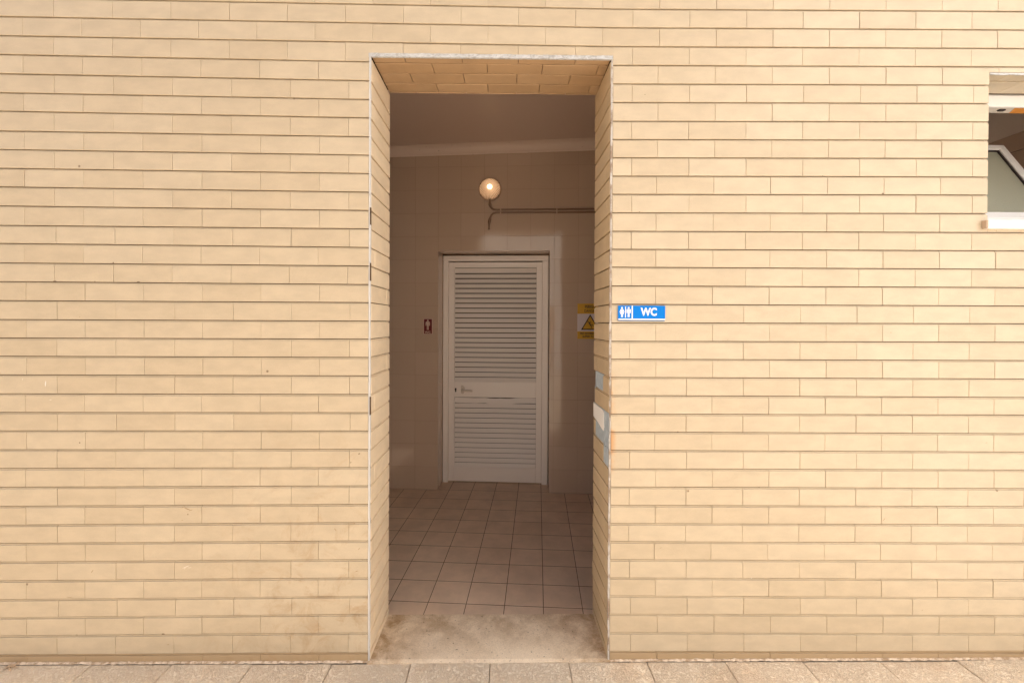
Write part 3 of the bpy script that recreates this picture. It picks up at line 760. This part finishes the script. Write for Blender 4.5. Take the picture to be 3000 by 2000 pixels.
# tilted sash, hinged along its foot
TA = R(30.5)
hy, hz = .190, 1.942
def SASH(x, d, h): return (x, hy + h * sin(TA) + d * cos(TA), hz + h * cos(TA) - d * sin(TA))
sx0, sx1, sh = WX0 + .020, 2.632, .518
b = MB(SASH)
b.box(sx0, sx1, 0, .035, 0, .034, bev=.002); b.box(sx0, sx1, 0, .035, sh - .034, sh, bev=.002)
b.box(sx0, sx0 + .034, .001, .034, .034, sh - .034); b.box(sx1 - .040, sx1, .001, .034, .034, sh - .034)
sash = b.build('window_sash', 'frame_white', win)
b = MB(SASH); g0, g1, w_ = .034, sh - .034, .009
b.box(sx0 + .034, sx1 - .04, .006, .012, g1 - w_, g1); b.box(sx1 - .04 - w_, sx1 - .04, .006, .012, g0, g1 - w_)
b.build('sash_gasket', 'gasket', win)
b = MB(SASH); b.box(sx0 + .03, sx1 - .036, .013, .018, .03, sh - .03); b.build('glass_pane', 'frost', win)
b = MB(); b.box(2.315, 2.345, .190, .206, 2.443, 2.4495, bev=.002); b.build('window_latch', 'gasket', win)
b = MB(); b.box(WX0, WX1, .179, .232, 2.450, 2.512); b.box(WX0, WX1, .2325, .2985, 2.503, 2.512); b.build('window_lintel', 'plaster', win)
b = MB(); b.prism([(2.376, .182), (2.66, .182), (2.66, .231), (2.405, .231)], 2.4485, 2.4502, plane='xy'); b.build('painted_reflection', 'orange', win)  # orange reflection painted as a flat patch under the lintel

# room behind the window
b = MB()
b.box(1.62, 1.70, .302, 3.2, -.05, 3.1); b.box(4.02, 4.10, .302, 3.2, -.05, 3.1); b.box(1.70, 1.8, 3.1, 3.2, -.05, 3.1); b.box(3.9, 4.02, 3.1, 3.2, -.05, 3.1); b.box(1.8, 3.9, 3.1, 3.2, -.05, .5); b.box(1.8, 3.9, 3.1, 3.2, 2.75, 3.1)  # wide opening in the back wall added to brighten this room
b.build('store_room_wall', 'dark_paint', bld)
b = MB(); b.box(1.70, 4.02, .302, 3.6, .0, .02); b.build('store_room_floor', 'plaster', bld)
b = MB(); b.box(1.70, 4.02, .302, 3.1, 2.935, 3.1); b.build('store_room_ceiling', 'dark_paint', bld)
b = MB(); b.box(3.985, 4.018, .302, 3.1, 2.80, 2.934, bev=.004)
zz = 2.797
while zz > .2:
    yy = .31
    while yy < 3.0: b.box(4.011, 4.0195, yy, yy + .196, zz - .196, zz - .001); yy += .1985
    zz -= .1985
b.build('store_room_tiles', 'white_tile', bld)

# outer shell, roof and porch
b = MB()
b.box(XMIN, XMIN + .2, .31, .98, -.05, ZTOP); b.box(XMIN, XMIN + .2, 1.84, 3.8, -.05, ZTOP); b.box(XMIN, XMIN + .2, .98, 1.84, -.05, 1.77); b.box(XMIN, XMIN + .2, .98, 1.84, 2.37, ZTOP); b.box(XMAX - .2, XMAX, .31, 3.8, -.05, ZTOP); b.box(XMIN + .2, 1.8, 3.6, 3.8, -.05, ZTOP); b.box(3.9, XMAX - .2, 3.6, 3.8, -.05, ZTOP); b.box(1.8, 3.9, 3.6, 3.8, -.05, .5); b.box(1.8, 3.9, 3.6, 3.8, 2.75, ZTOP)  # side and back openings added to bring light into the rooms
b.build('outer_wall', 'plaster', bld)
b = MB(); b.box(XMIN - .1, XMAX + .02, -.10, 3.9, ZTOP + .005, ZTOP + .22, bev=.01)
b.build('roof', 'concrete', bld)

# unseen pale wall added right of frame to bounce sunlight onto the tiles
b = MB(); b.box(2.79, 3.30, -4.2, -.004, -.05, 5.6); b.box(2.76, 3.33, -4.23, -.006, 5.602, 5.7, bev=.01)
b.build('bounce_wall', 'bounce_white', bld)

# unseen building added across the yard, turned to bounce sun through the doorway
opp = empty('bounce_building', (0, 0, 0), 'unseen pale building added across the yard to bounce light', 'building')
OPP = lambda u, v, w: (u * cos(R(38)) - (v + 9) * sin(R(38)) , u * sin(R(38)) + (v + 9) * cos(R(38)) - 8, w)
b = MB(OPP); b.box(-7, 11, -13, -9, -.05, 5.2); b.box(-7.3, 11.3, -13.3, -8.8, 5.202, 5.4, bev=.02); b.build('wall', 'render', opp)
b = MB(OPP)
for x in (-5, -3, 3.0, 6.6): b = MB(OPP); b.box(x, x + 1.3, -8.998, -8.94, 1.2, 2.5, bev=.01); b.build('shutter', 'clip', opp)
b = MB(OPP); b.box(-1, 0, -8.998, -8.94, 0, 2.2, bev=.01); b.build('door', 'clip', opp)

# ------------------------------------------------------------------ paving and ground
b = MB(lambda u, v, w: (u, v, w))
PX0 = -.0644 - .3327 * 24
rows_y = [-.010 - .3327 * k for k in range(0, 22)]
for k in range(21):
    for i in range(48):
        x0 = PX0 + .3327 * i
        b.tile(x0, x0 + .3327, (lambda x, q=rows_y[k + 1]: q), (lambda x, q=rows_y[k]: q), t=rnd.random(), rh=0, bev=.003, g=.0012, gu=.0014, D=.008, wob=.0012)
pv = b.build('paving', 'paving', None); tag(pv, kind='structure')
b = MB(); b.poly([(-400, -400, -.009), (400, -400, -.009), (400, 400, -.009), (-400, 400, -.009)])
tag(b.build('ground', 'ground', None), kind='structure')

b = MB(); x = XMIN
rows = []
while x < 2.84:
    hgt = max(.0015, rnd.gauss(.0032, .0008)); out = max(.005, rnd.gauss(.009, .0015)); rise = max(0, rnd.gauss(.0, .0008))
    if -.60 < x < .455: hgt *= .3
    rows.append([b.pt(x, .002, -.004), b.pt(x, .0008 - .001, hgt + rise), b.pt(x, -out * .45, hgt * .8), b.pt(x, -out, -.001)]); x += rnd.uniform(.006, .018)
for p, q in zip(rows, rows[1:]):
    for i in range(3): b.face([p[i], q[i], q[i + 1], p[i + 1]])
b.build('base_filler', 'filler', bld)
# small litter at the foot of the wall
tw = MB(); tw.tube([(-2.060, -.030, .004), (-2.045, -.028, .012), (-2.030, -.026, .010), (-2.020, -.020, .020)], [.004, .006, .004, .002], 8)
tw.tube([(-2.045, -.028, .010), (-2.036, -.040, .006), (-2.022, -.046, .004)], [.004, .003, .0015], 8)
tag(tw.build('twig', 'twig', None, smooth=True), 'small pale broken twig lying on the paving at the foot of the tiled wall', 'twig')
